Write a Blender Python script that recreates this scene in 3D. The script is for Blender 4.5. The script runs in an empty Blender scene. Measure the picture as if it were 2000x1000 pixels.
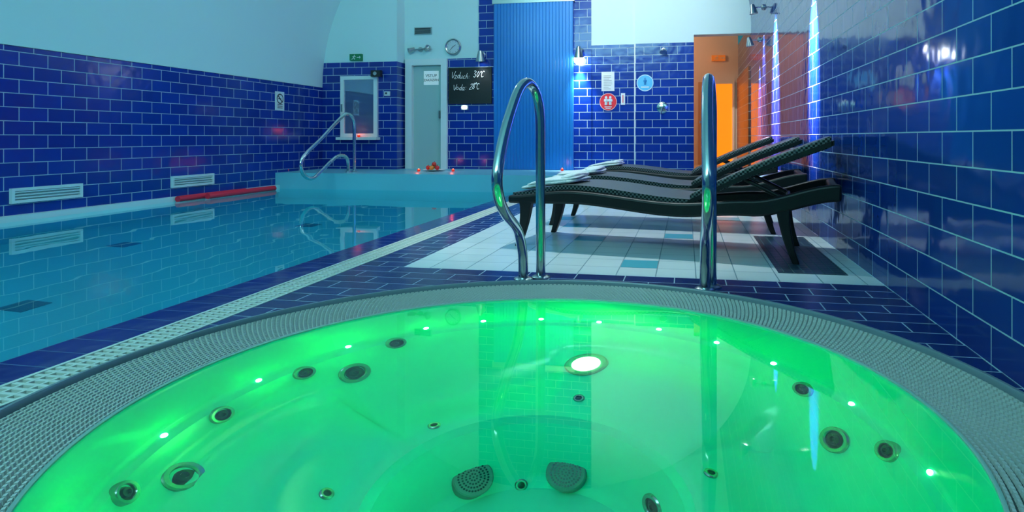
import bpy, bmesh, math, random
from mathutils import Vector, Matrix, Euler
random.seed(4)
S = bpy.context.scene
col = S.collection
PI = math.pi
PSI = math.radians(10); F = 1200.0; CX = 1128.0; HY = 268.0; H = 0.7
sn, cs = math.sin(PSI), math.cos(PSI)
def ray(x, y):
    u = (x-CX)/F; v = (HY-y)/F
    return Vector((cs*u-sn, sn*u+cs, v))
def on_z(x, y, z):
    d = ray(x, y); s = (z-H)/d.z; return Vector((d.x*s, d.y*s, z))
def on_y(x, y, Y):
    d = ray(x, y); s = Y/d.y; return Vector((d.x*s, Y, H+d.z*s))
def on_x(x, y, X):
    d = ray(x, y); s = X/d.x; return Vector((X, d.y*s, H+d.z*s))

# ------------------------------------------------------------------ materials
def mat(name, c, rough=.5, metal=0, em=None, es=0, spec=None, coat=0):
    m = bpy.data.materials.new(name); m.use_nodes = True
    b = m.node_tree.nodes['Principled BSDF']
    b.inputs['Base Color'].default_value = (*c, 1)
    b.inputs['Roughness'].default_value = rough
    b.inputs['Metallic'].default_value = metal
    if em: b.inputs['Emission Color'].default_value = (*em, 1); b.inputs['Emission Strength'].default_value = es
    if spec is not None: b.inputs['Specular IOR Level'].default_value = spec
    if coat: b.inputs['Coat Weight'].default_value = coat
    return m
def noise_bump(m, scale, strength, dist=.01):
    nt = m.node_tree; b = nt.nodes['Principled BSDF']
    g = nt.nodes.new('ShaderNodeNewGeometry'); n = nt.nodes.new('ShaderNodeTexNoise')
    n.inputs['Scale'].default_value = scale; n.inputs['Detail'].default_value = 3
    nt.links.new(g.outputs['Position'], n.inputs['Vector'])
    bp = nt.nodes.new('ShaderNodeBump'); bp.inputs['Strength'].default_value = strength; bp.inputs['Distance'].default_value = dist
    nt.links.new(n.outputs['Fac'], bp.inputs['Height']); nt.links.new(bp.outputs['Normal'], b.inputs['Normal'])
    return m
def tile(name, ax, bw, rh, mort, c1, c2, cm, rough=.15, off=.5, wave=.12, origin=(0, 0), grout_rough=.6, aniso=0):
    m = bpy.data.materials.new(name); m.use_nodes = True
    nt = m.node_tree; b = nt.nodes['Principled BSDF']; L = nt.links.new
    g = nt.nodes.new('ShaderNodeNewGeometry'); sp = nt.nodes.new('ShaderNodeSeparateXYZ'); cb = nt.nodes.new('ShaderNodeCombineXYZ')
    L(g.outputs['Position'], sp.inputs[0])
    a, c = {'X': ('Y', 'Z'), 'Y': ('X', 'Z'), 'Z': ('X', 'Y')}[ax]
    for i, (axn, o) in enumerate(((a, origin[0]), (c, origin[1]))):
        ad = nt.nodes.new('ShaderNodeMath'); ad.operation = 'SUBTRACT'; ad.inputs[1].default_value = o-50*[bw, rh][i]
        L(sp.outputs[axn], ad.inputs[0]); L(ad.outputs[0], cb.inputs[i])
    br = nt.nodes.new('ShaderNodeTexBrick'); br.offset = off; br.offset_frequency = 2; br.squash = 1
    br.inputs['Scale'].default_value = 1; br.inputs['Brick Width'].default_value = bw; br.inputs['Row Height'].default_value = rh
    br.inputs['Mortar Size'].default_value = mort; br.inputs['Mortar Smooth'].default_value = .15; br.inputs['Bias'].default_value = 0
    br.inputs['Color1'].default_value = (*c1, 1); br.inputs['Color2'].default_value = (*c2, 1); br.inputs['Mortar'].default_value = (*cm, 1)
    L(cb.outputs[0], br.inputs['Vector']); L(br.outputs['Color'], b.inputs['Base Color'])
    mr = nt.nodes.new('ShaderNodeMapRange'); mr.inputs['To Min'].default_value = rough; mr.inputs['To Max'].default_value = grout_rough
    L(br.outputs['Fac'], mr.inputs['Value']); L(mr.outputs[0], b.inputs['Roughness'])
    n = nt.nodes.new('ShaderNodeTexNoise'); n.inputs['Scale'].default_value = 9; n.inputs['Detail'].default_value = 1
    L(g.outputs['Position'], n.inputs['Vector'])
    b1 = nt.nodes.new('ShaderNodeBump'); b1.inputs['Strength'].default_value = wave; b1.inputs['Distance'].default_value = .02
    L(n.outputs['Fac'], b1.inputs['Height'])
    b2 = nt.nodes.new('ShaderNodeBump'); b2.invert = True; b2.inputs['Strength'].default_value = .6; b2.inputs['Distance'].default_value = .003
    L(br.outputs['Fac'], b2.inputs['Height']); L(b1.outputs['Normal'], b2.inputs['Normal']); L(b2.outputs['Normal'], b.inputs['Normal'])
    if aniso:      # the glaze is brushed vertically: highlights stretch up and down
        b.inputs['Anisotropic'].default_value = aniso
        tz = nt.nodes.new('ShaderNodeCombineXYZ'); tz.inputs[2].default_value = 1; L(tz.outputs[0], b.inputs['Tangent'])
    return m
BL1 = (.004, .026, .25); BL2 = (.006, .037, .33); GR = (.38, .52, .62)
T_right = tile('glazed_blue_right', 'X', .245, .12, .0028, (.004, .034, .22), (.006, .048, .29), (.40, .56, .64), .08, wave=.09, aniso=.5)
T_left = tile('glazed_blue_left', 'X', .245, .12, .0036, BL1, BL2, GR, .16)
T_back = tile('glazed_blue_back', 'Y', .245, .12, .0042, BL1, BL2, GR, .16)
T_floor = tile('white_floor_tile', 'Z', .2, .2, .003, (.68, .78, .79), (.74, .82, .83), (.16, .26, .30), .22, 0, .05, (-.35, 3.1))
T_bfloor = tile('blue_floor_brick', 'Z', .245, .12, .003, (.003, .018, .12), (.005, .026, .17), (.34, .46, .50), .25, wave=.15, origin=(.925, 3.1))
T_strip = tile('blue_strip_tile', 'Z', .24, .12, .003, (.003, .014, .15), (.005, .022, .20), (.05, .12, .2), .15, 0, .1, (-2.1, 0))
PC = ((.05, .45, .53), (.053, .46, .54), (.058, .468, .545))
T_pool = tile('pool_tile', 'Z', .245, .12, .003, *PC, .4)
T_poolx = tile('pool_wall_tile', 'X', .245, .12, .003, *PC, .4)
T_ledge = mat('ledge_paint', (.20, .56, .66), .35)
M_plaster = noise_bump(mat('plaster', (.62, .82, .83), .7), 6, .08)
M_white = mat('white_paint', (.76, .83, .83), .4)
M_offw = mat('white_plastic', (.65, .75, .75), .4)
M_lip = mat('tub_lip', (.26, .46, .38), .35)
M_chrome = mat('stainless_steel', (.62, .67, .67), .15, 1)
M_chrome2 = mat('satin_metal', (.45, .5, .5), .28, 1)
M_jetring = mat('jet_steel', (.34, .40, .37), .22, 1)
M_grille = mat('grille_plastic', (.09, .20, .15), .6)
M_black = mat('black_plastic', (.012, .014, .016), .4)
M_dark = mat('gap_shade', (.012, .03, .035), .7)  # near-black colour stands in for the shade below the pool grating
M_channel = mat('channel_shade', (.07, .09, .088), .7)  # dark colour paints in the shade between the ring grating blocks
M_grate = mat('grate_plastic', (.58, .61, .55), .45)
M_grate2 = mat('pool_grate_plastic', (.70, .72, .64), .45)
M_curb = mat('grey_curb', (.18, .24, .26), .3)
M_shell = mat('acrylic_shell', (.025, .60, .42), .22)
M_red = mat('noodle_red', (1, .015, .05), .55)
M_towel = noise_bump(mat('towel_terry', (.66, .71, .71), .95), 60, .7, .015)
M_board = mat('slate_board', (.005, .006, .007), .45)
M_chalk = mat('chalk', (.75, .8, .8), .9, em=(.8, .9, .9), es=.12)
M_paper = mat('paper', (.74, .80, .82), .7)
M_ink = mat('ink', (.03, .03, .04), .7)
M_grey = mat('faint_print', (.30, .34, .36), .7)
M_signred = mat('sign_red', (.85, .01, .03), .5)
M_signblue = mat('sign_blue', (.08, .50, .84), .5)
M_signdark = mat('sign_figure_blue', (.03, .24, .52), .5)
M_green = mat('exit_green', (.0, .18, .07), .5, em=(0, .5, .2), es=.04)
M_glow = mat('bulb_glow', (1, 1, 1), .5, em=(.85, .95, 1), es=25)
M_led = mat('led_glow', (1, 1, 1), .5, em=(.3, 1, .45), es=12)
M_candle = mat('candle_glow', (1, .3, .1), .5, em=(1, .16, .05), es=6)
M_glassred = mat('red_glass', (.6, .03, .02), .15, em=(1, .05, .02), es=.4)
M_mirror = mat('window_glass', (.24, .36, .50), .02, .7)
M_doorpane = mat('frosted_pane', (.40, .56, .54), .3)
M_panel = mat('blue_slat', (.010, .20, .60), .3)
M_teal = mat('teal_tile', (.10, .45, .55), .25)
M_mat = tile('dark_inset', 'Z', .05, .05, .004, (.006, .03, .05), (.008, .04, .07), (.03, .08, .1), .3, 0)
M_orange = mat('orange_lit_door', (.85, .26, .03), .5, em=(1, .23, .0), es=1.1)  # no lamp: emission puts the orange corridor light into the door itself
M_brown = mat('brown_door', (.60, .34, .18), .5)
M_exit2 = mat('dim_orange_sign', (.7, .22, .05), .5, em=(1, .25, .02), es=.25)
M_cream = mat('corridor_plaster', (.82, .66, .52), .7)
M_corr = tile('corridor_tile', 'X', .245, .12, .005, (.25, .06, .02), (.3, .08, .03), (.6, .4, .3), .3)
M_jetdark = mat('jet_dark', (.012, .035, .022), .3, .5)
def weave():
    m = mat('black_weave', (.01, .012, .013), .42, spec=.3); nt = m.node_tree; b = nt.nodes['Principled BSDF']; L = nt.links.new
    tc = nt.nodes.new('ShaderNodeTexCoord'); ck = nt.nodes.new('ShaderNodeTexChecker'); ck.inputs['Scale'].default_value = 80
    mp = nt.nodes.new('ShaderNodeMapping'); mp.inputs['Location'].default_value = (.0037, .0037, .0037)
    L(tc.outputs['Object'], mp.inputs[0]); L(mp.outputs[0], ck.inputs['Vector'])
    ck.inputs['Color1'].default_value = (.12, .14, .14, 1); ck.inputs['Color2'].default_value = (.003, .004, .005, 1)
    L(ck.outputs['Color'], b.inputs['Base Color'])
    bp = nt.nodes.new('ShaderNodeBump'); bp.inputs['Strength'].default_value = .5; bp.inputs['Distance'].default_value = .004
    L(ck.outputs['Fac'], bp.inputs['Height']); L(bp.outputs['Normal'], b.inputs['Normal'])
    return m
M_weave = weave()
M_frame = mat('black_rattan_frame', (.004, .005, .006), .45, spec=.35)
def water(name, tint, bump):
    m = bpy.data.materials.new(name); m.use_nodes = True; nt = m.node_tree; nt.nodes.clear()
    o = nt.nodes.new('ShaderNodeOutputMaterial'); g = nt.nodes.new('ShaderNodeBsdfGlass')
    g.inputs['Color'].default_value = (*tint, 1); g.inputs['IOR'].default_value = 1.33; g.inputs['Roughness'].default_value = 0
    ge = nt.nodes.new('ShaderNodeNewGeometry'); n = nt.nodes.new('ShaderNodeTexNoise'); n.inputs['Scale'].default_value = 2.5; n.inputs['Detail'].default_value = 1
    bp = nt.nodes.new('ShaderNodeBump'); bp.inputs['Strength'].default_value = bump; bp.inputs['Distance'].default_value = .01
    nt.links.new(ge.outputs['Position'], n.inputs['Vector']); nt.links.new(n.outputs['Fac'], bp.inputs['Height']); nt.links.new(bp.outputs['Normal'], g.inputs['Normal'])
    nt.links.new(g.outputs[0], o.inputs['Surface'])
    return m
M_water = water('pool_water', (.85, .98, 1), .12)
M_twater = water('tub_water', (.97, 1, .99), .012)

# ------------------------------------------------------------------ mesh helpers
OFF = {}
def frame(n):
    z = Vector(n).normalized(); a = Vector((0, 0, 1)) if abs(z.z) < .9 else Vector((1, 0, 0))
    x = a.cross(z).normalized(); return x, z.cross(x), z
def spline(pts, k=6):
    P = [Vector(p) for p in pts]; out = []
    for i in range(len(P)-1):
        a = P[max(i-1, 0)]; b = P[i]; c = P[i+1]; d = P[min(i+2, len(P)-1)]
        for j in range(k):
            t = j/k
            out.append(.5*((2*b)+(c-a)*t+(2*a-5*b+4*c-d)*t*t+(3*b-a-3*c+d)*t**3))
    out.append(P[-1]); return out
class MB:
    def __init__(s): s.v = []; s.f = []
    def add(s, vs, fs):
        o = len(s.v); s.v += [Vector(v) for v in vs]; s.f += [tuple(i+o for i in f) for f in fs]; return s
    def box(s, x0, x1, y0, y1, z0, z1):
        return s.add([(x0,y0,z0),(x1,y0,z0),(x1,y1,z0),(x0,y1,z0),(x0,y0,z1),(x1,y0,z1),(x1,y1,z1),(x0,y1,z1)],
                     [(3,2,1,0),(4,5,6,7),(0,1,5,4),(1,2,6,5),(2,3,7,6),(3,0,4,7)])
    def frame_y(s, x0, x1, y0, y1, z0, z1, t):      # rectangular frame lying in an XZ plane
        O = [(x0, z0), (x1, z0), (x1, z1), (x0, z1)]; I = [(x0+t, z0+t), (x1-t, z0+t), (x1-t, z1-t), (x0+t, z1-t)]
        return s._frame([[(x, y, z) for x, z in Q] for Q in (O, I) for y in (y0, y1)])
    def frame_x(s, x0, x1, y0, y1, z0, z1, t):
        O = [(y0, z0), (y1, z0), (y1, z1), (y0, z1)]; I = [(y0+t, z0+t), (y1-t, z0+t), (y1-t, z1-t), (y0+t, z1-t)]
        return s._frame([[(x, y, z) for y, z in Q] for Q in (O, I) for x in (x1, x0)])
    def _frame(s, L):
        vs = sum(L, []); fs = []
        for i in range(4):
            j = (i+1) % 4
            fs += [(i, j, 8+j, 8+i), (4+j, 4+i, 12+i, 12+j), (j, i, 4+i, 4+j), (8+i, 8+j, 12+j, 12+i)]
        return s.add(vs, fs)
    def quad(s, a, b, c, d): return s.add([a, b, c, d], [(0, 1, 2, 3)])
    def lathe(s, prof, o, axis=(0, 0, 1), n=24):
        x, y, z = frame(axis); o = Vector(o); vs = []; fs = []; rows = []
        for r, h in prof:
            if r < 1e-6: rows.append([len(vs)]); vs.append(o+z*h)
            else:
                rows.append(list(range(len(vs), len(vs)+n)))
                vs += [o+z*h+(x*math.cos(2*PI*i/n)+y*math.sin(2*PI*i/n))*r for i in range(n)]
        for A, B in zip(rows, rows[1:]):
            for i in range(n):
                j = (i+1) % n
                if len(A) == 1 and len(B) > 1: fs.append((A[0], B[j], B[i]))
                elif len(B) == 1 and len(A) > 1: fs.append((A[i], A[j], B[0]))
                elif len(A) > 1: fs.append((A[i], A[j], B[j], B[i]))
        return s.add(vs, fs)
    def cyl(s, p0, p1, r0, r1=None, n=16):
        p0 = Vector(p0); p1 = Vector(p1); r1 = r0 if r1 is None else r1; h = (p1-p0).length
        return s.lathe([(0, 0), (r0, 0), (r1, h), (0, h)], p0, p1-p0, n)
    def tube(s, path, r, n=14):
        P = [Vector(p) for p in path]; vs = []; fs = []; u = None
        for i, p in enumerate(P):
            t = (P[min(i+1, len(P)-1)]-P[max(i-1, 0)]).normalized()
            if u is None: u = frame(t)[0]
            u = (u-t*u.dot(t)).normalized(); w = t.cross(u)
            vs += [p+(u*math.cos(2*PI*k/n)+w*math.sin(2*PI*k/n))*r for k in range(n)]
        for i in range(len(P)-1):
            for k in range(n):
                a = i*n+k; b = i*n+(k+1) % n; fs.append((a, b, b+n, a+n))
        fs.append(tuple(range(n-1, -1, -1))); fs.append(tuple(range((len(P)-1)*n, len(P)*n)))
        return s.add(vs, fs)
    def sell(s, c, rx, ry, rz, e1=1, e2=1, n=24, m=12, wob=0, rot=None):
        sg = lambda a, e: math.copysign(abs(a)**e, a); c = Vector(c); vs = []; fs = []
        f1, f2 = random.uniform(0, 6), random.uniform(0, 6)
        for j in range(m+1):
            p = -PI/2+PI*j/m
            for i in range(n):
                q = 2*PI*i/n
                v = Vector((rx*sg(math.cos(p), e1)*sg(math.cos(q), e2), ry*sg(math.cos(p), e1)*sg(math.sin(q), e2), rz*sg(math.sin(p), e1)))
                if wob: v.z += wob*(math.sin(v.x*21+f1)+math.sin(v.y*17+f2)); v *= 1+wob*1.5*math.sin(3*q+f1)
                if rot: v = rot @ v
                vs.append(c+v)
        for j in range(m):
            for i in range(n):
                a = j*n+i; b = j*n+(i+1) % n; fs.append((a, b, b+n, a+n))
        return s.add(vs, fs)
    def strip(s, xs, zf, y0, y1, h):
        vs = []; fs = []
        for x in xs:
            z = zf(x); hh = h(x) if callable(h) else h; vs += [(x, y0, z), (x, y1, z), (x, y1, z-hh), (x, y0, z-hh)]
        for i in range(len(xs)-1):
            for k in range(4):
                a = i*4+k; b = i*4+(k+1) % 4; fs.append((a, a+4, b+4, b))
        fs.append((0, 1, 2, 3)); e = (len(xs)-1)*4; fs.append((e+3, e+2, e+1, e))
        return s.add(vs, fs)
    def mesh(s, name, m, off):
        me = bpy.data.meshes.new(name); me.from_pydata([tuple(v-off) for v in s.v], [], s.f); me.materials.append(m)
        me.polygons.foreach_set('use_smooth', [True]*len(me.polygons)); me.set_sharp_from_angle(angle=.6); me.update(); return me
    def build(s, name, m, parent=None, label=None, bevel=0):
        if parent is not None: off = OFF[parent.name]
        else:
            xs = [v.x for v in s.v]; ys = [v.y for v in s.v]; zs = [v.z for v in s.v]
            off = Vector(((min(xs)+max(xs))/2, (min(ys)+max(ys))/2, min(zs)))
        o = bpy.data.objects.new(name, s.mesh(name, m, off)); col.objects.link(o)
        if parent is not None: o.parent = parent
        else: o.location = off
        OFF[o.name] = off
        if label: o['label'] = label
        if bevel:
            b = o.modifiers.new('bevel', 'BEVEL'); b.width = bevel; b.segments = 3; b.limit_method = 'ANGLE'; b.angle_limit = .6
        return o
def tag(o, label, cat, group=None, kind=None):
    o['label'] = label; o['category'] = cat
    if group: o['group'] = group
    if kind: o['kind'] = kind
    return o
def thing(name, label, cat, loc, group=None):
    o = bpy.data.objects.new(name, None); col.objects.link(o); o.location = loc; o.empty_display_size = .1
    OFF[o.name] = Vector(loc); return tag(o, label, cat, group)
def struct(mb, name, m, parent=None):
    o = mb.build(name, m, parent)
    if parent is None: o['kind'] = 'structure'
    return o
def text(s, size, loc, rot, m, parent, name='lettering', align='CENTER'):
    cu = bpy.data.curves.new('t', 'FONT'); cu.body = s; cu.size = size; cu.align_x = align; cu.align_y = 'CENTER'; cu.extrude = .001
    ob = bpy.data.objects.new('t', cu); col.objects.link(ob); bpy.context.view_layer.update()
    me = bpy.data.meshes.new_from_object(ob.evaluated_get(bpy.context.evaluated_depsgraph_get()))
    bpy.data.objects.remove(ob)
    M = Matrix.Translation(Vector(loc)-OFF[parent.name]) @ rot.to_4x4()
    me.transform(M); me.materials.clear(); me.materials.append(m)
    o = bpy.data.objects.new(name, me); col.objects.link(o); o.parent = parent; OFF[o.name] = OFF[parent.name]; return o
R_BACK = Euler((PI/2, 0, 0)).to_matrix()
GL = {'V': [[(0, 1), (.25, 0), (.55, 1.08)]], 'z': [[(0, .5), (.35, .5), (.02, 0), (.42, .03)]],
      'd': [[(.35, .4), (.2, .5), (.03, .25), (.15, 0), (.33, .15), (.42, 1)], [(.42, 1), (.36, .1), (.47, 0)]],
      'u': [[(0, .5), (.02, .1), (.15, 0), (.3, .15), (.34, .5)], [(.34, .5), (.34, .05), (.45, 0)]],
      'c': [[(.33, .42), (.18, .5), (.02, .25), (.15, 0), (.38, .08)]], 'h': [[(.08, 1), (.02, 0)], [(.02, .25), (.18, .5), (.32, .4), (.32, 0)]],
      ':': [[(.1, .42), (.12, .36)], [(.1, .08), (.12, .02)]], '3': [[(.02, .9), (.2, 1), (.36, .8), (.15, .55), (.38, .3), (.2, 0), (0, .12)]],
      '0': [[(.2, 1), (.02, .5), (.2, 0), (.38, .5), (.2, 1)]], 'o': [[(.2, .5), (.02, .25), (.2, 0), (.36, .25), (.2, .5)]],
      '°': [[(.12, 1.0), (.03, .88), (.12, .76), (.21, .88), (.12, 1.0)]], 'C': [[(.42, .85), (.22, 1), (.02, .5), (.2, 0), (.46, .14)]],
      'a': [[(.33, .4), (.18, .5), (.02, .25), (.15, 0), (.33, .15)], [(.34, .5), (.34, .05), (.46, 0)]],
      '2': [[(.02, .8), (.2, 1), (.36, .78), (.02, 0), (.44, .03)]], '8': [[(.3, .85), (.2, 1), (.06, .8), (.34, .25), (.2, 0), (.04, .22), (.3, .85)]]}
ADV = {'V': .56, ':': .3, '°': .28}
def chalk_word(s, x, Y, z, size, parent):
    m = MB()
    for ch in s:
        dz = random.uniform(-.06, .06)*size; k = random.uniform(.92, 1.1); sl = random.uniform(.12, .34)
        for st in GL[ch]:
            m.tube(spline([(x+(a+sl*b)*size, Y, z+dz+b*size*k) for a, b in st], 4), size*.036, 6)
        x += ADV.get(ch, .50)*size
    return m.build('lettering', M_chalk, parent)

# ------------------------------------------------------------------ setting
XL, XR = -5.70, .925
PX0, PX1 = -5.63, -2.10
GX0, GX1 = -1.90, -1.75
LY = 7.79; LZ = .2; YB = 9.2
TC = Vector((-.41, 1.575, 0)); RO = 1.334; RI = 1.05
Y0 = -1.6
def ring_floor():
    x0, x1, y0, y1 = GX1, XR, Y0, 3.1
    A = [2*PI*i/160 for i in range(160)]+[math.atan2(y-TC.y, x-TC.x) % (2*PI) for x in (x0, x1) for y in (y0, y1)]
    A.sort(); vs = []; fs = []
    for a in A:
        c, s_ = math.cos(a), math.sin(a)
        tx = ((x1-TC.x)/c if c > 1e-9 else (x0-TC.x)/c if c < -1e-9 else 1e9); ty = ((y1-TC.y)/s_ if s_ > 1e-9 else (y0-TC.y)/s_ if s_ < -1e-9 else 1e9)
        t = max(min(tx, ty), RO-.01)
        vs += [(TC.x+c*(RO-.01), TC.y+s_*(RO-.01), 0), (TC.x+c*t, TC.y+s_*t, 0)]
    n = len(A)
    for i in range(n):
        j = (i+1) % n; fs.append((2*i, 2*i+1, 2*j+1, 2*j))
    return MB().add(vs, fs)
struct(ring_floor(), 'floor', T_bfloor)
struct(MB().quad((-1.5, 3.1, 0), (XR, 3.1, 0), (XR, LY, 0), (-1.5, LY, 0)), 'floor', T_floor)
struct(MB().quad((GX1, 3.1, 0), (-1.5, 3.1, 0), (-1.5, LY, 0), (GX1, LY, 0)), 'floor', T_bfloor)
struct(MB().box(PX1, GX0, Y0, LY, -.15, 0), 'trim_1', T_strip)
struct(MB().quad((GX0, Y0, -.06), (GX1, Y0, -.06), (GX1, LY, -.06), (GX0, LY, -.06)), 'floor', M_dark)
for i, j in ((0, 1), (1, 6), (-3, 8), (-4, 10), (3, 11), (-2, 5)):
    x = -.35+.2*i; y = 3.1+.2*j
    struct(MB().box(x+.003, x+.197, y+.003, y+.197, -.01, .0015), 'trim_2', M_teal)
struct(MB().box(.47, .81, 3.30, 4.5, -.01, .002), 'trim_3', M_mat)
pz = -1.3
struct(MB().quad((PX0-.02, Y0, pz), (PX1, Y0, pz), (PX1, LY, pz), (PX0-.02, LY, pz)), 'floor', T_pool)
struct(MB().quad((PX0-.02, Y0, pz), (PX0-.02, LY, pz), (PX0-.02, LY, 0), (PX0-.02, Y0, 0)).quad((PX1, LY, pz), (PX1, Y0, pz), (PX1, Y0, -.1), (PX1, LY, -.1)), 'wall_pool', T_poolx)
struct(MB().quad((PX0-.02, LY, pz), (PX1, LY, pz), (PX1, LY, -.1), (PX0-.02, LY, -.1)).quad((PX1, Y0, pz), (PX0-.02, Y0, pz), (PX0-.02, Y0, 0), (PX1, Y0, 0)), 'wall_pool', T_pool)
struct(MB().box(XL, PX0, Y0, LY, -.3, .03), 'trim_4', M_white)
struct(MB().box(XL, XR, LY, YB+.1, -.1, LZ), 'floor', T_ledge)
struct(MB().box(XL-.15, XL, Y0, 8.93, 0, 1.49), 'wall_left', T_left)
struct(MB().box(XR, XR+.15, Y0, 11.6, 0, 2.36), 'wall_right', T_right)
def vault(tiled):
    P = [(XL, 1.485)]+[(-2.39-3.31*math.cos(a), 1.49+3.21*math.sin(a)) for a in [PI/2*i/24 for i in range(25)]]
    Q = [(-2.39+3.315*math.cos(a), 2.35+2.35*math.sin(a)) for a in [PI/2*(1-i/24) for i in range(0, 25)]]
    P = Q[-9:] if tiled else P[:-1]+Q[:-8]
    vs = []; fs = []
    for x, z in P: vs += [(x, Y0, z), (x, YB+.05, z)]
    for i in range(len(P)-1): fs.append((2*i, 2*i+2, 2*i+3, 2*i+1))
    return MB().add(vs, fs)
struct(vault(False), 'ceiling', M_plaster)
struct(vault(True), 'wall_right', T_right)
XBL = -4.43
struct(MB().box(XL-.1, XBL, 8.93, YB+.1, LZ, 1.88), 'wall_back', T_back)
struct(MB().box(XL-.1, XBL, 8.932, YB+.1, 1.88, 4.8), 'wall_back', M_plaster)
XD0, XD1 = -4.40, -3.72
struct(MB().box(XD1, -3.18, YB, YB+.15, LZ, 1.94), 'wall_back', T_back)
struct(MB().box(XBL, -3.18, YB, YB+.15, 1.94, 4.8), 'wall_back', M_plaster)
struct(MB().box(-3.19, -1.41, YB-.012, YB+.15, LZ, 4.8), 'wall_back', T_back)
struct(MB().box(-1.42, -.75, YB, YB+.15, LZ, 2.09), 'wall_back', T_back)
struct(MB().box(-1.42, -.75, YB, YB+.15, 2.09, 4.8), 'wall_back', M_plaster)
struct(MB().box(-.75, .115, YB-.05, YB+.15, LZ, 2.09), 'wall_back', T_back)
struct(MB().box(-.75, .115, YB-.05, YB+.15, 2.09, 4.8), 'wall_back', M_plaster)
struct(MB().box(.115, XR, YB-.05, YB+.15, 2.2, 4.8), 'wall_back', M_plaster)
struct(MB().box(-.757, -.74, YB-.058, YB-.03, LZ, 2.09), 'trim_5', M_white)
struct(MB().box(-.9, XR, YB+.1, 11.6, LZ-.1, LZ), 'floor', M_cream)
struct(MB().box(-1.0, -.9, YB+.15, 11.6, LZ, 3.0), 'wall_corridor', M_cream)
struct(MB().box(-.9, XR, 11.4, 11.6, LZ, 3.0), 'wall_corridor', M_cream)
struct(MB().box(-1.0, XR+.1, YB+.15, 11.6, 2.75, 2.9), 'ceiling', M_cream)
struct(MB().box(XR-.02, XR, YB+.15, 11.4, LZ, 1.75), 'wall_corridor', M_corr)
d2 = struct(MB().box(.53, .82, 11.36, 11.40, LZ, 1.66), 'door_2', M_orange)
MB().box(.50, .53, 11.34, 11.4, LZ, 1.72).box(.82, .86, 11.34, 11.4, LZ, 1.72).box(.53, .82, 11.34, 11.4, 1.66, 1.72).build('door_frame', M_cream, d2)
d3 = struct(MB().box(.22, .48, 11.36, 11.40, LZ, 1.70), 'door_3', M_brown)
MB().box(.24, .26, 11.30, 11.36, .95, 1.0).box(.26, .33, 11.295, 11.31, .965, .985).build('door_handle', M_chrome2, d3)
d1 = struct(MB().box(XD0+.08, XD1-.07, YB+.03, YB+.07, LZ, 1.83), 'door_1', M_doorpane)
MB().box(XD0, XD0+.11, YB-.05, YB+.1, LZ, 1.94).box(XD1-.08, XD1+.02, YB-.05, YB+.1, LZ, 1.94).box(XD0+.11, XD1-.08, YB-.05, YB+.1, 1.84, 1.94).build('door_frame', M_white, d1)
MB().box(XD1-.13, XD1-.11, YB-.03, YB+.03, 1.0, 1.12).build('door_handle', M_chrome2, d1)
def win():
    x0, x1, z0, z1 = -5.36, -4.74, .70, 1.66; t = .058
    g = struct(MB().box(x0+t, x1-t, 8.905, 8.915, z0+t, z1-t), 'window_1', M_mirror)
    MB().frame_y(x0, x1, 8.88, 8.93, z0, z1, t).build('window_frame', M_white, g)
    MB().box(x0-.03, x1+.03, 8.80, 8.93, z0-.04, z0-.001).build('window_sill', M_white, g)
    MB().box(x0+.02, x0+.04, 8.86, 8.88, 1.1, 1.22).build('window_handle', M_chrome2, g)
win()

# ------------------------------------------------------------------ water and grates
tag(MB().quad((PX0-.02, Y0, -.02), (PX1, Y0, -.02), (PX1, LY, -.02), (PX0-.02, LY, -.02)).build('pool_water', M_water), 'calm teal water filling the rectangular swimming pool', 'water', kind='stuff')
m = MB()
y = Y0
while y < LY-.02:
    m.box(GX0+.014, GX1-.014, y, y+.014, -.03, .0); y += .031
m.box(GX0, GX0+.014, Y0, LY, -.03, .002).box(GX1-.014, GX1-.002, Y0, LY, -.03, .002)
for q in (1/3, 2/3): xx = GX0+(GX1-GX0)*q; m.box(xx-.005, xx+.005, Y0, LY, -.03, .0005)
tag(m.build('overflow_grate', M_grate2), 'straight white slotted drain grating running along the swimming pool edge', 'grating')
m = MB(); rows = 16; G0 = RI+.003; w = (RO-.022-G0)/rows
for j in range(rows):
    r0 = G0+j*w+.001; r1 = G0+(j+1)*w-.0050; n = 420
    for i in range(n):
        a = 2*PI*(i+.5*(j % 2))/n; da = PI/n*.76
        p = lambda r, t, z: (TC.x+r*math.cos(t), TC.y+r*math.sin(t), z)
        zt = .001
        m.add([p(r0, a-da, -.0098), p(r1, a-da, -.0098), p(r1, a+da, -.0098), p(r0, a+da, -.0098), p(r0+.0015, a-da*.85, zt), p(r1-.0015, a-da*.85, zt-.001), p(r1-.0015, a+da*.85, zt-.001), p(r0+.0015, a+da*.85, zt)],
              [(4, 5, 6, 7), (0, 1, 5, 4), (1, 2, 6, 5), (2, 3, 7, 6), (3, 0, 4, 7)])
tag(m.build('overflow_grate', M_grate), 'curved pale grey woven-look grating ring around the round whirlpool', 'grating')

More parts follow.
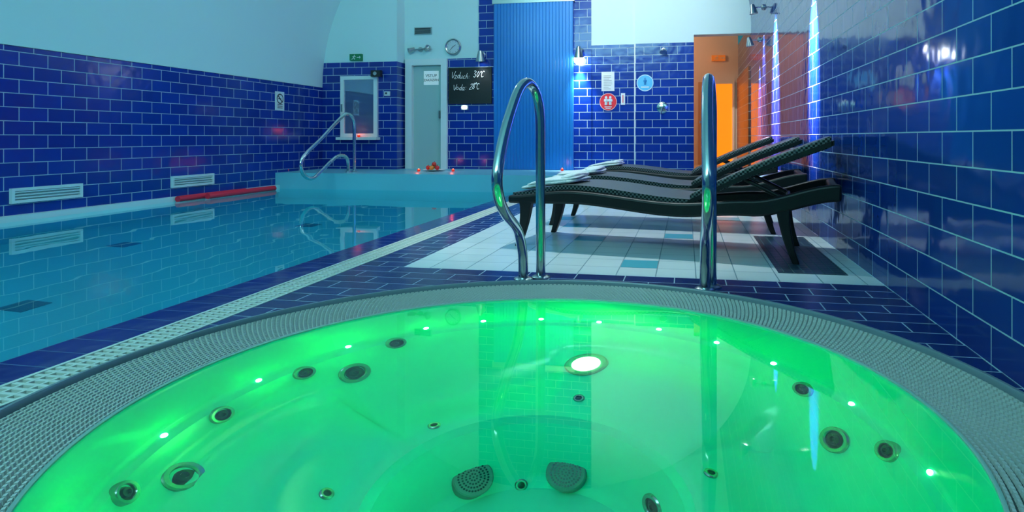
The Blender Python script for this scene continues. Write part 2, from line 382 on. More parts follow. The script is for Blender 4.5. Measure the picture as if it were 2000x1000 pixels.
# ------------------------------------------------------------------ hot tub
WZ = -.006
PROF = [(0, -.87), (.30, -.868), (.35, -.86), (.38, -.83), (.39, -.78), (.405, -.62), (.415, -.565), (.44, -.54), (.52, -.530), (.62, -.52), (.72, -.505), (.81, -.475), (.88, -.43), (.93, -.37), (.955, -.31), (.968, -.285), (.995, -.272), (1.008, -.25), (1.016, -.16), (1.026, -.06), (1.036, -.015), (1.046, .0)]
def sculpt(r, a):
    w = max(0, 1-abs(r-.70)/.25); w = w*w*(3-2*w)
    q = math.cos(3*(a-1.15)); q = math.copysign(abs(q)**.5, q)
    return .095*w*q
def shell_z(r, a):
    for (r0, z0), (r1, z1) in zip(PROF, PROF[1:]):
        if r <= r1: return z0+(z1-z0)*(r-r0)/(r1-r0)+sculpt(r, a)
    return 0.0
def tub_hit(x, y, h=.02):
    d = ray(x, y).normalized(); s = (WZ-H)/d.z; p = Vector((0, 0, H))+d*s
    hx, hy = d.x/1.33, d.y/1.33; dz = -math.sqrt(max(0, 1-hx*hx-hy*hy)); q = Vector((hx, hy, dz))
    for _ in range(3000):
        p = p+q*.001; e = p-TC; r = math.hypot(e.x, e.y)
        if p.z <= shell_z(r, math.atan2(e.y, e.x)): break
    def zf(X, Y): ex, ey = X-TC.x, Y-TC.y; return shell_z(math.hypot(ex, ey), math.atan2(ey, ex))
    n = Vector((-(zf(p.x+h, p.y)-zf(p.x-h, p.y))/(2*h), -(zf(p.x, p.y+h)-zf(p.x, p.y-h))/(2*h), 1)).normalized()
    return p, n
tub = thing('hot_tub', 'round green-lit whirlpool tub sunk into the floor in the foreground', 'hot tub', (TC.x, TC.y, -.9))
def shell():
    n = 240; vs = [(TC.x, TC.y, -.87)]; fs = []; pr = []
    for (r0, z0), (r1, z1) in zip(PROF, PROF[1:]):
        for k in (1, 2, 3): pr.append(r0+(r1-r0)*k/3)
    for r in pr:
        for i in range(n):
            a = 2*PI*i/n; vs.append((TC.x+r*math.cos(a), TC.y+r*math.sin(a), shell_z(r, math.atan2(math.sin(a), math.cos(a)))))
    for i in range(n): fs.append((0, 1+i, 1+(i+1) % n))
    for k in range(len(pr)-1):
        for i in range(n):
            a = 1+k*n+i; b = 1+k*n+(i+1) % n; fs.append((a, a+n, b+n, b))
    return MB().add(vs, fs)
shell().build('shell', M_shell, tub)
MB().lathe([(G0-.002, -.010), (RO-.02, -.010)], TC, n=160).build('overflow_channel', M_channel, tub)
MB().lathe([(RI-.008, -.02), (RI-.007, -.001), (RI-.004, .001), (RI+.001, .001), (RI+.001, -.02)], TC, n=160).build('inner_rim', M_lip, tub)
MB().lathe([(RO-.02, -.02), (RO-.02, .010), (RO-.016, .016), (RO-.006, .016), (RO, .010), (RO, -.02)], TC, n=160).build('outer_rim', M_curb, tub)
def jet(x, y, R):
    p, n = tub_hit(x, y, .03); p = p+n*.004
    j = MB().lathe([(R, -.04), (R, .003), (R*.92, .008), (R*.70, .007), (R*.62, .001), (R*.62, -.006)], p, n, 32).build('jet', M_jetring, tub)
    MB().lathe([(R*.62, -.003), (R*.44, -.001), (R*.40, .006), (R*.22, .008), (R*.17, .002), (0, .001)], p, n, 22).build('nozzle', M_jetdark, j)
for x, y, R in ((242, 963, .042), (356, 931, .056), (431, 810, .041), (593, 728, .041), (692, 728, .060), (773, 670, .041), (1570, 760, .040), (1632, 859, .054), (1735, 881, .042), (1278, 990, .046)): jet(x, y, R)
for x, y in ((637, 965), (848, 832), (1018, 947), (1131, 778), (1388, 925)):
    p, n = tub_hit(x, y, .03); p = p+n*.002
    b = MB().lathe([(.021, -.03), (.021, .003), (.017, .006), (.012, .006), (.010, .002), (.010, -.003)], p, n, 18).build('air_nozzle', M_jetring, tub)
    MB().lathe([(.010, .001), (0, .002)], p, n, 14).build('nozzle_center', M_jetdark, b)
for x, y in ((920, 935), (1108, 925)):      # on the sloping cove of the footwell, facing up and inwards
    p, n = tub_hit(x, y, .012)
    e = (TC-p); e.z = 0; e.normalize(); n = (e*.58+Vector((0, 0, .81))).normalized(); p = p+n*.028
    g = MB().lathe([(.066, -.06), (.066, .002), (.062, .006), (.03, .007), (0, .007)], p, n, 32).build('suction_grille', M_grille, tub)
    m = MB(); X_, Y_, Z_ = frame(n)
    for k in range(5):
        nn = max(1, 8*k)
        for i in range(nn):
            a = 2*PI*i/nn; q = p+(X_*math.cos(a)+Y_*math.sin(a))*.012*k+Z_*.0062
            m.lathe([(.004, 0), (.0034, .0018), (0, .0018)], q, n, 6)
    m.build('grille_holes', M_jetdark, g)
LED = ((320, 851), (505, 743), (680, 677), (832, 641), (944, 627), (1057, 623), (1170, 629), (1287, 643), (1400, 669), (1511, 710), (1663, 789), (1817, 923))
LEDP = []
for x, y in LED:
    p, n = tub_hit(x, y); LEDP.append(p+n*.05)
    MB().lathe([(.011, -.012), (.011, .003), (.007, .006), (0, .007)], p, n, 14).build('led_light', M_led, tub)
LP, LN = tub_hit(1145, 711)
lm = MB().lathe([(.086, -.03), (.086, .004), (.080, .010), (.068, .009), (.057, .003)], LP, LN, 40).build('underwater_lamp', mat('pale_lamp_ring', (.05, .22, .12), .3), tub)
MB().lathe([(.057, .004), (.045, .010), (0, .014)], LP, LN, 32).build('lens', mat('lens_glow', (1, 1, 1), .5, em=(.35, 1, .38), es=16), lm)
tag(MB().lathe([(RI-.006, 0), (0, 0)], (TC.x, TC.y, WZ), (0, 0, 1), 120).build('whirlpool_water', M_twater), 'still green-lit water filling the round whirlpool tub', 'water', kind='stuff')
for nm in ('whirlpool_water', 'pool_water'):
    o = bpy.data.objects[nm]
    bm = bmesh.new(); bm.from_mesh(o.data)
    for f in bm.faces:
        f.normal_update()
        if f.normal.z < 0: f.normal_flip()
    bm.to_mesh(o.data); bm.free()

# ------------------------------------------------------------------ handrails by the tub
def handrail(label, xf, xr, dy):
    pts = [(xf, 2.93, .0), (xf, 2.925, .08), (xf, 2.905, .15), (xf, 2.82, .26), (xf, 2.63, .36), (xf, 2.53, .44), (xf, 2.505, .54), (xf, 2.60, .70), (xf+.1*(xr-xf), 2.715, .842), (xf+.25*(xr-xf), 2.80, .93), (xf+.5*(xr-xf), 2.875, .963), (xf+.8*(xr-xf), 2.94, .92), (xr, 2.965, .815), (xr, 2.975, .6), (xr, 2.98, .3), (xr, 2.985, 0)]
    pts = [(x, y+dy, z) for x, y, z in pts]
    t = thing('handrail', label, 'handrail', ((xf+xr)/2, 2.95+dy, 0))
    MB().tube(spline(pts, 6), .0240, 20).build('rail', M_chrome, t)
    for q in (pts[0], pts[-1]): MB().lathe([(.046, 0), (.046, .006), (.036, .012), (.025, .013)], q, (0, 0, 1), 28).build('flange', M_chrome2, t)
    return t
handrail('looped chrome handrail beside the pool grating, bent towards the whirlpool, left of two', -.787, -.712, 0)
handrail('chrome handrail seen edge-on, standing nearest the tiled right wall', .086, .118, -.05)

# ------------------------------------------------------------------ pool handrail
hx = -4.74
t = thing('pool_handrail', 'bent chrome handrail leaning from the far ledge over the swimming pool', 'handrail', (hx, 8.2, LZ))
pp = [(8.22, LZ), (8.22, .6), (8.215, .88), (8.15, 1.0), (8.0, 1.03), (7.8, .93), (7.4, .68), (7.08, .50), (6.97, .40), (6.98, .28), (7.08, .19), (7.22, .17), (7.38, .24), (7.62, .37), (7.8, .44), (7.97, .43), (8.05, .36), (8.06, LZ)]
MB().tube(spline([(hx, a, b) for a, b in pp], 5), .024, 14).build('rail', mat('polished_steel', (.7, .74, .74), .12, 1), t)
for a in (8.22, 8.06): MB().lathe([(.045, 0), (.045, .008), (.026, .012)], (hx, a, LZ), (0, 0, 1), 20).build('flange', M_chrome2, t)

# ------------------------------------------------------------------ sun loungers
def lerp(tab, x):
    for (a, b), (c, d) in zip(tab, tab[1:]):
        if x <= c: q = (x-a)/(c-a); q = q*q*(3-2*q); return b+(d-b)*q
    return tab[-1][1]
RAIL = [(0, .325), (.42, .365), (1.10, .315), (1.5, .345), (1.98, .445)]
RAILH = [(0, .05), (.4, .080), (1.2, .082), (1.7, .095), (1.98, .092)]
BED = [(0, .340), (.40, .400), (1.18, .335)]
def lin(a, b, n): return [a+(b-a)*i/n for i in range(n+1)]
def back_z(x):
    q = (x-1.15)/.77; return .345+.345*q+.016*math.sin(PI*q)
def make_lounger():
    t = thing('sun_lounger', 'black woven sun lounger nearest the whirlpool handrails', 'sun lounger', (0, 0, 0), 'sun loungers in a row by the right wall')
    m = MB()
    for y0, y1 in ((-.33, -.275), (.275, .33)): m.strip(lin(0, 1.98, 48), lambda x: lerp(RAIL, x), y0, y1, lambda x: lerp(RAILH, x))
    for x in (.0, .98, 1.92): m.strip([x, x+.05], lambda q: lerp(RAIL, q)-.004, -.28, .28, .05)
    m.build('frame', M_frame, t, bevel=.014)
    MB().strip(lin(.01, 1.18, 30), lambda x: lerp(BED, x), -.275, .275, .03).build('bed', M_weave, t)
    b = MB().strip(lin(1.16, 1.93, 20), lambda x: back_z(x)+.014, -.285, .285, .064).build('backrest', M_weave, t, bevel=.008)
    m = MB()
    for y0, y1 in ((-.30, -.285), (.285, .30)): m.strip(lin(1.15, 1.935, 20), lambda x: back_z(x)-.016, y0, y1, .028)
    m.strip([1.93, 1.945], lambda x: back_z(x)-.016, -.30, .30, .028); m.build('backrest_frame', M_frame, b)
    for x, lean in ((.12, -.06), (1.68, .07)):
        for sy in (-1, 1):
            zt = lerp(RAIL, x)-.035; yc = sy*.302; vs = []; fs = []; N = 8
            for k in range(N+1):
                q = k/N; z = zt*(1-q); c = x+lean*q**2; hw = .045-.027*q**.6; hd = .028-.010*q
                for ux, uy in ((-1, -1), (1, -1), (1, 1), (-1, 1)): vs.append((c+ux*hw, yc+uy*hd, z))
            for k in range(N):
                for i in range(4): a = k*4+i; e = k*4+(i+1) % 4; fs.append((a, a+4, e+4, e))
            fs += [(0, 1, 2, 3), (N*4+3, N*4+2, N*4+1, N*4)]
            MB().add(vs, fs).build('leg', M_frame, t, bevel=.007)
    for sy in (-1, 1):
        MB().cyl((1.47, sy*.25, back_z(1.47)-.045), (1.70, sy*.25, .345), .012).build('support_strut', M_frame, t)
    MB().cyl((1.70, -.28, .345), (1.70, .28, .345), .014).build('support_bar', M_frame, t)
    return t
def copy_tree(o, parent=None):
    c = o.copy(); col.objects.link(c); c.parent = parent
    if parent is not None: c.matrix_parent_inverse = o.matrix_parent_inverse
    for ch in list(o.children): copy_tree(ch, c)
    return c
proto = make_lounger()
spots = [((-1.072, 4.143, 0), -10, 'black woven sun lounger nearest the whirlpool handrails'), ((-1.085, 5.10, 0), -6, 'black woven sun lounger in the middle of the row of three'), ((-1.08, 6.62, 0), -4, 'black woven sun lounger farthest away, nearest the orange doorway')]
loungers = [proto]+[copy_tree(proto) for _ in spots[1:]]
for o, (l, a, lab) in zip(loungers, spots): o.location = l; o.rotation_euler.z = math.radians(a); o['label'] = lab
bpy.context.view_layer.update()
for i, (o, lab) in enumerate(zip(loungers, ('folded white towel on the foot end of the nearest lounger', 'folded white towel on the foot end of the middle lounger', 'folded white towel on the foot end of the farthest lounger'))):
    M = o.matrix_world; m = MB(); sl = Matrix.Rotation(-.15, 3, 'Y')
    m.sell((.22, -.03, .397), .20, .21, .014, .5, .35, 40, 12, .003, sl); m.sell((.235, -.04, .417), .18, .195, .014, .6, .4, 40, 12, .004, sl @ Matrix.Rotation(.06, 3, 'Z')); m.sell((.35, -.02, .442), .06, .175, .018, .8, .55, 30, 12, .003, sl)
    m.v = [M @ v for v in m.v]
    tag(m.build('towel', M_towel), lab, 'towel', 'folded towels on the loungers')

# ------------------------------------------------------------------ things by the pool
def noodle(Ya, Yb, X, lab):
    t = MB().tube(spline([(X, Ya, .008), (X+.004, (2*Ya+Yb)/3, .010), (X-.002, (Ya+2*Yb)/3, .010), (X+.002, Yb, .008)], 6), .035, 14).build('pool_noodle', M_red)
    tag(t, lab, 'pool noodle', 'red foam noodles at the pool edge')
noodle(5.98, 7.05, -5.588, 'red foam pool noodle floating against the white coping of the left wall')
noodle(6.32, 7.50, -5.505, 'red foam pool noodle floating in front, farther from the left wall')
def wall_vent(Ya, Yb, lab):
    t = thing('vent_grille', lab, 'vent', (XL, (Ya+Yb)/2, .13), 'white vents low on the left wall')
    z0, z1 = .13, .26; f = .025
    MB().frame_x(XL, XL+.03, Ya, Yb, z0, z1, f).build('frame', M_white, t); MB().box(XL, XL+.006, Ya+f, Yb-f, z0+f, z1-f).build('backing', M_doorpane, t)
    for k in range(3):
        zz = z0+f+.012+k*.026; MB().box(XL+.006, XL+.024, Ya+f, Yb-f, zz, zz+.012).build('slat', M_offw, t)
wall_vent(4.33, 4.96, 'long white slotted vent low on the tiled left wall, nearer the camera')
wall_vent(6.0, 6.62, 'white slotted vent low on the tiled left wall, by the red noodles')
def pool_hit(x, y):
    d = ray(x, y).normalized(); s = (-.02-H)/d.z; p = Vector((0, 0, H))+d*s
    hx_, hy_ = d.x/1.33, d.y/1.33; dz = -math.sqrt(1-hx_*hx_-hy_*hy_); k = (pz+.02)/dz; return Vector((p.x+hx_*k, p.y+hy_*k, pz))
M_drain = mat('drain_dark', (.02, .18, .22), .5)
for (x, y), lab in (((47, 598), 'dark square drain cover on the pool floor nearest the camera'), ((243, 478), 'dark drain cover on the pool floor below the near wall vent'), ((602, 440), 'dark drain cover on the pool floor near the far ledge')):
    p = pool_hit(x, y); w = .09; m = MB().box(p.x-w, p.x+w, p.y-w, p.y+w, pz, pz+.01)
    for k in range(5): q = p.x-w+.012+k*.033; m.box(q, q+.016, p.y-w+.01, p.y+w-.01, pz+.01, pz+.016)
    tag(m.build('drain_cover', M_drain), lab, 'drain cover', 'drain covers on the pool floor')
def candle(p, lab):
    t = thing('tea_light', lab, 'candle', p, 'lit tea lights')
    MB().lathe([(.018, 0), (.022, .008), (.024, .032), (.021, .032), (.019, .010), (0, .008)], p, (0, 0, 1), 18).build('holder', M_glassred, t)
    MB().lathe([(.008, .016), (.009, .027), (.005, .040), (0, .049)], p, (0, 0, 1), 12).build('flame', M_candle, t)
    L = bpy.data.lights.new('candle_light', 'POINT'); L.energy = .5; L.color = (1, .12, .06); L.shadow_soft_size = 0
    lo = bpy.data.objects.new('candle_light', L); col.objects.link(lo); lo.location = Vector(p)+Vector((0, -.05, .11))
for x, y, lab in ((561, 335, 'lit red tea light at the left end of the far ledge, by the chrome rail'), (818, 335, 'lit red tea light left of the fruit plate'), (885, 335, 'lit red tea light right of the fruit plate'), (1098, 334, 'lit red tea light under the blue slatted panel')):
    candle(on_z(x, y, LZ), lab)
candle(Vector((-5.02, 8.835, .699)), 'lit red tea light on the white window sill')
fp = on_z(848, 334, LZ)
t = MB().lathe([(0, .0), (.07, .0), (.09, .008), (.165, .020), (.167, .024), (.09, .012), (0, .009)], fp, (0, 0, 1), 28).build('plate', M_white)
tag(t, 'white plate of fruit standing on the far pool ledge', 'plate')
FR = [(-.085, -.02, .04, (.6, .03, .02), 'red apple at the left of the fruit plate'), (-.02, -.05, .04, (.65, .25, .02), 'orange fruit at the front of the fruit plate'), (.06, -.03, .04, (.55, .02, .03), 'red apple at the right of the fruit plate'), (.02, .05, .04, (.10, .4, .03), 'green apple at the back of the fruit plate'), (-.05, .05, .041, (.65, .5, .03), 'yellow fruit at the back left of the fruit plate'), (0, 0, .092, (.6, .05, .03), 'red apple on top of the fruit pile')]
for dx, dy, dz, c, lab in FR:
    q = fp+Vector((dx, dy, dz+.010)); R = .034
    o = MB().lathe([(0, -R*.85), (R*.4, -R*.92), (R*.8, -R*.6), (R, 0), (R*.9, R*.5), (R*.5, R*.9), (R*.2, R*.82), (0, R*.7)], q, (0, 0, 1), 16).build('fruit', mat('fruit', c, .35))
    tag(o, lab, 'fruit', 'fruit on the plate')
    MB().cyl(q+Vector((0, 0, R*.7)), q+Vector((.006, 0, R*1.25)), .004, n=6).build('stem', M_ink, o)

# ------------------------------------------------------------------ things on the back wall
YC = YB-.012
t = thing('slatted_panel', 'tall bright blue vertical slatted panel on the central tiled pillar', 'panel', (-2.27, YC-.05, LZ))
m = MB(); px0, px1 = on_y(965, 200, YC-.06).x, on_y(1118, 200, YC-.06).x; n = 24; w = (px1-px0)/n; yf = YC-.056; yb_ = YC-.050
for i in range(n): a = px0+i*w; m.add([(a+.001, yb_, LZ+.01), (a+.007, yf, LZ+.01), (a+w-.007, yf, LZ+.01), (a+w-.001, yb_, LZ+.01), (a+.001, yb_, 2.76), (a+.007, yf, 2.76), (a+w-.007, yf, 2.76), (a+w-.001, yb_, 2.76)], [(0, 1, 5, 4), (1, 2, 6, 5), (2, 3, 7, 6), (4, 5, 6, 7)])
m.build('slats', M_panel, t)
MB().box(px0-.01, px1+.01, yb_, YC, LZ, 2.78).build('backing', mat('blue_backing', (.01, .16, .52), .5), t)
MB().box(px0-.03, px1+.03, yf-.01, YC, 2.76, 2.84).build('top_rail', M_chrome2, t)
def wall_lamp(p, aim, lab, wall=(0, 1, 0), energy=40, color=(.8, .93, 1), angle=80, size=.05, reach=.12, sc=1, bulb=(.055, .034), blend=.6):
    p = Vector(p); w = Vector(wall); aim = Vector(aim).normalized()
    t = thing('wall_lamp', lab, 'lamp', p, 'metal spot lamps on the walls')
    MB().lathe([(.05*sc, 0), (.05*sc, -.015), (.03*sc, -.03), (0, -.03)], p, w, 20).build('mount', M_chrome2, t)
    k = p-w*reach
    MB().tube([p-w*.02, p-w*reach*.6, k], .011*sc, 10).build('arm', M_chrome2, t)
    s = MB().lathe([(r*sc, h*sc) for r, h in [(0, -.06), (.03, -.055), (.04, -.02), (.065, .07), (.075, .11), (.068, .108), (.055, .06), (.03, .01), (0, 0)]], k, aim, 24).build('shade', M_chrome2, t)
    br = bulb[1]*sc; MB().sell(k+aim*bulb[0]*sc, br, br, br, n=16, m=10).build('bulb', M_glow, s)
    L = bpy.data.lights.new('lamp_light', 'SPOT'); L.energy = energy; L.color = color; L.spot_size = math.radians(angle); L.spot_blend = blend; L.shadow_soft_size = size
    lo = bpy.data.objects.new('lamp_light', L); col.objects.link(lo); lo.location = k+aim*(.12*sc if bulb[0] < .1 else .22)
    lo.rotation_euler = aim.to_track_quat('-Z', 'Y').to_euler()
wall_lamp(on_y(943, 108, YC), (0, .1, -1), 'metal spot lamp above the chalkboard', energy=14)
wall_lamp(on_y(1133, 100, YC), (0, .2, -1), 'brightly lit metal spot lamp right of the blue slatted panel', energy=260, angle=72, bulb=(.14, .080), blend=.9)
for xx, yy, lab in ((1492, 14, 'metal spot lamp high on the tiled right wall, upper of two'), (1484, 78, 'metal spot lamp on the tiled right wall near the orange doorway, lower of two')):
    wall_lamp(on_x(xx, yy, XR), (.16, 0, -1), lab, (1, 0, 0), 600, (1, .7, 1), 34, .01, .13, .7, blend=1)
wall_lamp((XR, 4.75, 2.25), (.38, 0, -1), 'metal spot lamp on the right wall above the loungers', (1, 0, 0), 5000, (1, .70, 1), 28, .01, .32, .8, blend=1)
wall_lamp((XR, 6.7, 2.6), (.28, 0, -1), 'metal spot lamp on the right wall between the other lamps', (1, 0, 0), 7000, (1, .64, 1), 28, .01, .32, .8, blend=1)
p = on_y(822, 97, YB)
t = thing('twin_spotlight', 'unlit metal twin spotlight above the white back door', 'lamp', p)
MB().lathe([(.04, 0), (.04, -.02), (0, -.025)], p, (0, 1, 0), 18).tube([p+Vector((-.12, -.06, -.01)), p+Vector((0, -.05, 0)), p+Vector((.12, -.06, .01))], .012, 10).build('bracket', M_chrome2, t)
for sx, a in ((-1, (-.6, -.6, -.3)), (1, (.6, -.6, .3))): MB().lathe([(0, -.05), (.03, -.05), (.045, .05), (.035, .05), (0, .0)], p+Vector((sx*.13, -.06, sx*.01)), a, 18).build('spot_head', M_chrome2, t)
p = on_y(909, 210, YB)
t = thing('night_light', 'small glowing wall light directly below the chalkboard', 'lamp', p)
MB().box(p.x-.05, p.x+.05, p.y-.05, p.y, p.z-.035, p.z+.035).build('housing', M_offw, t)
MB().sell(p+Vector((0, -.055, .0)), .045, .02, .028, n=14, m=8).build('diffuser', mat('night_glow', (1, 1, 1), .5, em=(.8, .95, 1), es=8), t)
p = on_y(886, 92, YB)
t = thing('wall_clock', 'round white wall clock above the chalkboard', 'clock', p)
MB().lathe([(.13, 0), (.13, -.035), (.118, -.045), (.104, -.035)], p, (0, 1, 0), 36).build('rim', M_chrome2, t)
MB().lathe([(.105, -.03), (0, -.03)], p, (0, 1, 0), 36).build('dial', mat('clock_dial', (.55, .66, .70), .6), t)
for k in range(12):
    a = k*PI/6; c = p+Vector((math.sin(a)*.088, -.033, math.cos(a)*.088)); MB().box(c.x-.004, c.x+.004, c.y, c.y+.002, c.z-.007, c.z+.007).build('hour_mark', M_grey, t)
for a, l, nm in ((1.0, .055, 'hour_hand'), (3.9, .08, 'minute_hand')): MB().cyl(p+Vector((0, -.036, 0)), p+Vector((math.sin(a)*l, -.036, math.cos(a)*l)), .0035, .0025, 6).build(nm, M_ink, t)
a = on_y(810, 68, YB); b = on_y(844, 53, YB)
t = thing('vent_grille', 'small dark slatted air vent above the twin spotlight', 'vent', ((a.x+b.x)/2, YB, a.z))
MB().box(a.x, b.x, YB-.02, YB, a.z, b.z).build('frame', M_chrome2, t)
for k in range(5): z = a.z+.012+k*(b.z-a.z-.02)/5; MB().box(a.x+.015, b.x-.015, YB-.026, YB-.01, z, z+.012).build('slat', M_black, t)
def exit_sign(a, b, Y, lab, mb_, fg):
    t = thing('exit_sign', lab, 'sign', ((a.x+b.x)/2, Y, a.z)); x0, x1, z0, z1 = a.x, b.x, a.z, b.z; w = x1-x0; h = z1-z0
    MB().box(x0, x1, Y-.05, Y, z0, z1).build('box', mb_, t)
    m = MB(); X = lambda q: x0+q*w; Z = lambda q: z0+q*h; y_ = Y-.053
    m.lathe([(h*.09, 0), (0, 0)], (X(.42), y_, Z(.80)), (0, 1, 0), 10)
    for (p1, p2) in (((.40, .66), (.34, .40)), ((.40, .64), (.52, .55)), ((.39, .62), (.26, .56)), ((.34, .40), (.46, .28)), ((.46, .28), (.42, .12)), ((.34, .40), (.26, .22)), ((.26, .22), (.16, .20))):
        m.cyl((X(p1[0]), y_, Z(p1[1])), (X(p2[0]), y_, Z(p2[1])), h*.05, n=6)
    m.build('pictogram', fg, t)
    MB().box(X(.62), X(.84), y_, y_+.004, Z(.42), Z(.54)).add([(X(.84), y_, Z(.25)), (X(.95), y_, Z(.48)), (X(.84), y_, Z(.71))], [(0, 1, 2)]).build('arrow', fg, t)
exit_sign(on_y(686, 119, 8.932), on_y(709, 106, 8.932), 8.932, 'small green emergency exit sign above the end wall window', M_green, M_paper)
exit_sign(Vector((.46, 11.4, 2.08)), Vector((.70, 11.4, 2.18)), 11.4, 'orange-lit exit sign inside the doorway, above the inner door', M_exit2, M_cream)
p = on_y(740, 145, 8.93)
t = thing('speaker', 'small black box speaker beside the end wall window', 'speaker', p)
MB().box(p.x-.07, p.x+.09, 8.80, 8.87, p.z-.05, p.z+.05).build('housing', M_black, t)
MB().box(p.x-.02, p.x+.02, 8.87, 8.93, p.z-.02, p.z+.02).build('bracket', M_chrome2, t)
MB().lathe([(.03, 0), (.026, -.004), (0, -.002)], (p.x, 8.80, p.z), (0, 1, 0), 18).build('cone', M_chrome2, t)
p = on_y(757, 183, 8.93)
t = thing('thermostat', 'small white thermostat on the blue tiles by the end wall window', 'thermostat', p)
MB().box(p.x-.045, p.x+.045, 8.905, 8.93, p.z-.035, p.z+.035).build('housing', M_offw, t); MB().box(p.x-.03, p.x+.005, 8.903, 8.905, p.z-.01, p.z+.02).build('display', M_ink, t)
p = on_y(841, 152, YB)
t = thing('notice_sign', 'white paper notice on the frosted pane of the back door', 'sign', p)
MB().box(p.x-.125, p.x+.125, YB+.022, YB+.03, p.z-.11, p.z+.11).build('paper', mat('bright_paper', (.9, .95, .95), .6, em=(.8, .9, .9), es=.12), t)
text('VSTUP', .066, (p.x, YB+.021, p.z+.035), R_BACK, M_ink, t); text('ZAKÁZÁN', .054, (p.x, YB+.021, p.z-.035), R_BACK, M_ink, t)
YK = YC-.002
a = on_y(877, 203, YK); b = on_y(961, 131, YK)
t = thing('chalkboard', 'black chalkboard listing air and water temperatures', 'chalkboard', ((a.x+b.x)/2, YK, a.z))
MB().box(a.x, b.x, YK-.02, YK, a.z, b.z).build('slate', M_board, t)
MB().frame_y(a.x, b.x, YK-.026, YK, a.z, b.z, .016).build('frame', M_black, t)
hh = b.z-a.z
chalk_word('Vzduch:', a.x+.045, YK-.023, a.z+hh*.70, .092, t); chalk_word('30°C', a.x+.41, YK-.023, a.z+hh*.73, .092, t)
chalk_word('Voda:', a.x+.075, YK-.023, a.z+hh*.38, .092, t); chalk_word('28°C', a.x+.34, YK-.023, a.z+hh*.40, .092, t)
a = on_x(537, 215, XL); b = on_x(554, 180, XL)
t = thing('notice_sign', 'white prohibition notice with crossed circle on the left tiled wall', 'sign', (XL, (a.y+b.y)/2, a.z))
MB().box(XL, XL+.01, a.y, b.y, a.z, b.z).build('board', M_paper, t)
cy = (a.y+b.y)/2; cz = a.z+(b.z-a.z)*.62; R = min(b.y-a.y, b.z-a.z)*.38
m = MB().lathe([(R, .012), (R*.8, .013)], (XL, cy, cz), (1, 0, 0), 28); m.cyl((XL+.012, cy-R*.6, cz+R*.6), (XL+.012, cy+R*.6, cz-R*.6), R*.09, n=6); m.build('prohibition_ring', M_ink, t)
MB().box(XL+.01, XL+.013, cy-R*.5, cy+R*.3, cz-R*.1, cz+R*.1).build('pictogram', M_ink, t)
m = MB()
for k in range(3): m.box(XL+.01, XL+.012, a.y+.04, b.y-.04, a.z+.03+k*.025, a.z+.04+k*.025)
m.build('text_lines', M_ink, t)
a = on_y(1175, 178, YB); b = on_y(1200, 140, YB)
t = thing('notice_sign', 'white printed notice above the red round sign', 'sign', ((a.x+b.x)/2, YB, a.z))
MB().box(a.x, b.x, YB-.01, YB, a.z, b.z).build('paper', M_paper, t)
m = MB(); hh = b.z-a.z; ww = b.x-a.x
for k in range(9): m.box(a.x+.03, b.x-.03-ww*random.uniform(0, .3), YB-.012, YB-.01, a.z+hh*(.1+.085*k), a.z+hh*(.1+.085*k)+.007)
m.build('text_lines', M_grey, t)
def person(c, h, y_, mt, parent):
    m = MB()
    m.lathe([(h*.15, 0), (0, 0)], (c.x, y_, c.z+h*.40), (0, 1, 0), 12)
    m.cyl((c.x, y_, c.z-h*.05), (c.x, y_, c.z+h*.22), h*.17, n=8)
    for s_ in (-1, 1): m.cyl((c.x+s_*h*.08, y_, c.z-h*.5), (c.x+s_*h*.08, y_, c.z), h*.08, n=6); m.cyl((c.x+s_*h*.21, y_, c.z-h*.08), (c.x+s_*h*.17, y_, c.z+h*.2), h*.06, n=6)
    m.build('pictogram', mt, parent)
p = on_y(1188, 199, YB); R = .132
t = thing('round_sign', 'round red keep-your-distance sign with two white figures', 'sign', p)
MB().lathe([(R, 0), (R, -.008), (0, -.008)], p, (0, 1, 0), 40).build('disc', M_signred, t)
MB().lathe([(R*.98, -.0095), (R*.94, -.0095)], p, (0, 1, 0), 40).build('border', M_paper, t)
for s_ in (-1, 1): person(p+Vector((s_*.032, 0, .016)), .13, YB-.012, M_paper, t)
MB().box(p.x-.055, p.x+.055, YB-.011, YB-.009, p.z-.082, p.z-.070).box(p.x-.04, p.x+.04, YB-.011, YB-.009, p.z-.104, p.z-.094).build('text_lines', M_paper, t)
p = on_y(1260, 162, YB-.05); R = .125
t = thing('round_sign', 'round light blue sign with a darker blue figure', 'sign', p)
MB().lathe([(R, 0), (R, -.008), (0, -.008)], p, (0, 1, 0), 40).build('disc', M_signblue, t)
MB().lathe([(R*.97, -.0095), (R*.91, -.0095)], p, (0, 1, 0), 40).build('border', M_paper, t)
person(p+Vector((0, 0, .025)), .10, YB-.06, M_signdark, t)
MB().box(p.x-.06, p.x+.06, YB-.061, YB-.059, p.z-.07, p.z-.055).build('text_lines', M_paper, t)
a = on_y(1213, 205, YB); b = on_y(1221, 182, YB)
t = thing('thermometer', 'narrow white wall thermometer right of the red round sign', 'thermometer', ((a.x+b.x)/2, YB, a.z))
MB().box(a.x, b.x, YB-.02, YB, a.z, b.z).build('body', M_paper, t); MB().cyl(((a.x+b.x)/2, YB-.022, a.z+.03), ((a.x+b.x)/2, YB-.022, b.z-.03), .006, n=8).build('scale_tube', M_signred, t)
p = on_y(1294, 210, YB-.05)
t = thing('shower_valve', 'round chrome shower valve on the blue tiles left of the orange doorway', 'shower valve', p)
MB().lathe([(.085, 0), (.085, -.008), (.07, -.016), (.04, -.02), (.036, -.06), (0, -.065)], p, (0, 1, 0), 28).build('plate', M_chrome, t)
MB().cyl(p+Vector((0, -.05, 0)), p+Vector((-.02, -.11, -.10)), .014, .010, 10).build('lever', M_chrome, t)
p = on_y(1296, 97, YB-.05)
t = thing('wall_shower', 'small chrome shower at the top of the tiles above the round valve', 'shower', p)
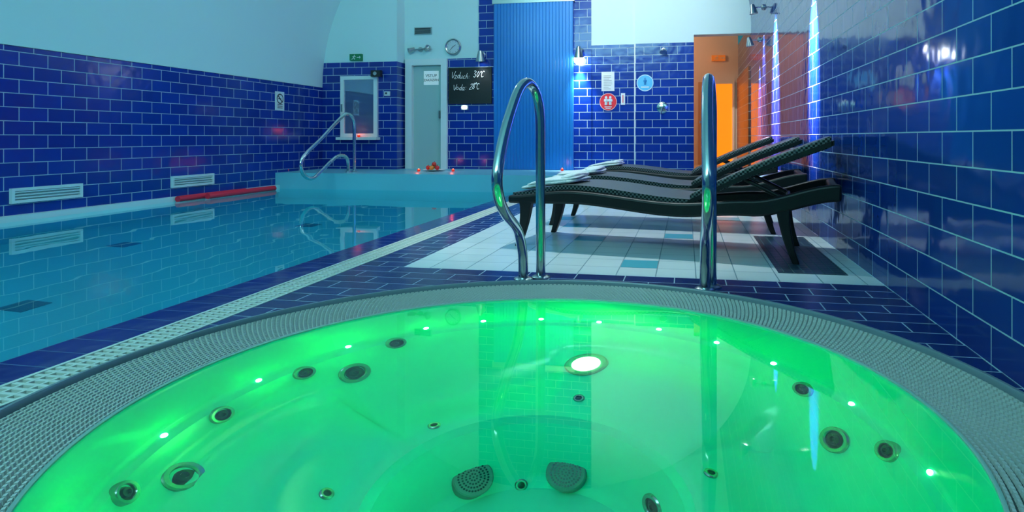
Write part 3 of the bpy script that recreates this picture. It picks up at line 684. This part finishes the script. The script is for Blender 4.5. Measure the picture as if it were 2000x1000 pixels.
MB().lathe([(.03, 0), (.03, -.01), (.012, -.012), (.012, -.08), (0, -.08)], p, (0, 1, 0), 16).build('arm', M_chrome2, t)
MB().lathe([(.012, 0), (.02, .02), (.055, .05), (.055, .06), (0, .06)], p+Vector((0, -.075, 0)), (0, -.5, -1), 20).build('spray_head', M_chrome2, t)

# ------------------------------------------------------------------ lights
def light(kind, loc, energy, color, aim=None, size=0, sy=None, angle=60, blend=.5):
    L = bpy.data.lights.new('light', kind); L.energy = energy; L.color = color
    if kind == 'AREA':
        L.size = size
        if sy: L.shape = 'RECTANGLE'; L.size_y = sy
    else: L.shadow_soft_size = size
    if kind == 'SPOT': L.spot_size = math.radians(angle); L.spot_blend = blend
    o = bpy.data.objects.new('light', L); col.objects.link(o); o.location = loc
    if aim is not None: o.rotation_euler = (Vector(aim)-Vector(loc)).to_track_quat('-Z', 'Y').to_euler()
    return o
light('AREA', (-2.4, Y0+.1, 3.95), 175, (.36, .90, .96), (-2.4, 9, 1.6), 4.0, 1.0)
light('SPOT', (-.7, 4.9, 4.2), 430, (.78, .98, 1), (-.5, 5.0, 0), .12, angle=60)
light('POINT', (-3.2, 5.6, 3.0), 24, (.42, .96, .97), size=0)
light('SPOT', (-1.3, 4.6, 4.2), 680, (.98, 1, .97), (-.8, 9.2, 2.6), size=0, angle=50, blend=.9)
light('POINT', (-1.6, 7.0, 3.6), 36, (.96, 1, .98), size=0)
for x in (-4.7, -3.0):
    for yy in (-.5, 1.5, 3.5, 5.3, 7.0): light('POINT', (x, yy, -.15), 7, (.03, .74, .93))
light('POINT', (TC.x, TC.y, -.10), 2.1, (.0, .8, 1.0))
for p in LEDP: light('POINT', p, .40, (.0, 1, .07))
for k in range(6):
    a = PI/6+k*PI/3; light('POINT', (TC.x+.86*math.cos(a), TC.y+.86*math.sin(a), -.15), 1.0, (.0, 1, .08))
light('POINT', LP+LN*.12, 2.6, (.1, 1, .16))
light('POINT', (TC.x-.10, TC.y-.05, -.56), 1.7, (.0, .95, .45))
light('POINT', (-.12, 9.8, .9), 6, (1, .44, .05)); light('POINT', (-.4, 10.4, 2.5), 14, (1, .66, .42))
w = bpy.data.worlds.new('World'); S.world = w; w.use_nodes = True
w.node_tree.nodes['Background'].inputs[0].default_value = (.05, .32, .40, 1); w.node_tree.nodes['Background'].inputs[1].default_value = .45

# ------------------------------------------------------------------ camera
cam = bpy.data.cameras.new('camera'); co = bpy.data.objects.new('camera', cam); col.objects.link(co)
co.location = (0, 0, H); co.rotation_euler = (PI/2, 0, PSI); cam.sensor_width = 36; cam.lens = F/2000*36
cam.shift_x = -(CX-1000)/2000; cam.shift_y = -(500-HY)/2000; cam.clip_start = .02
S.camera = co
S.view_settings.view_transform = 'Standard'
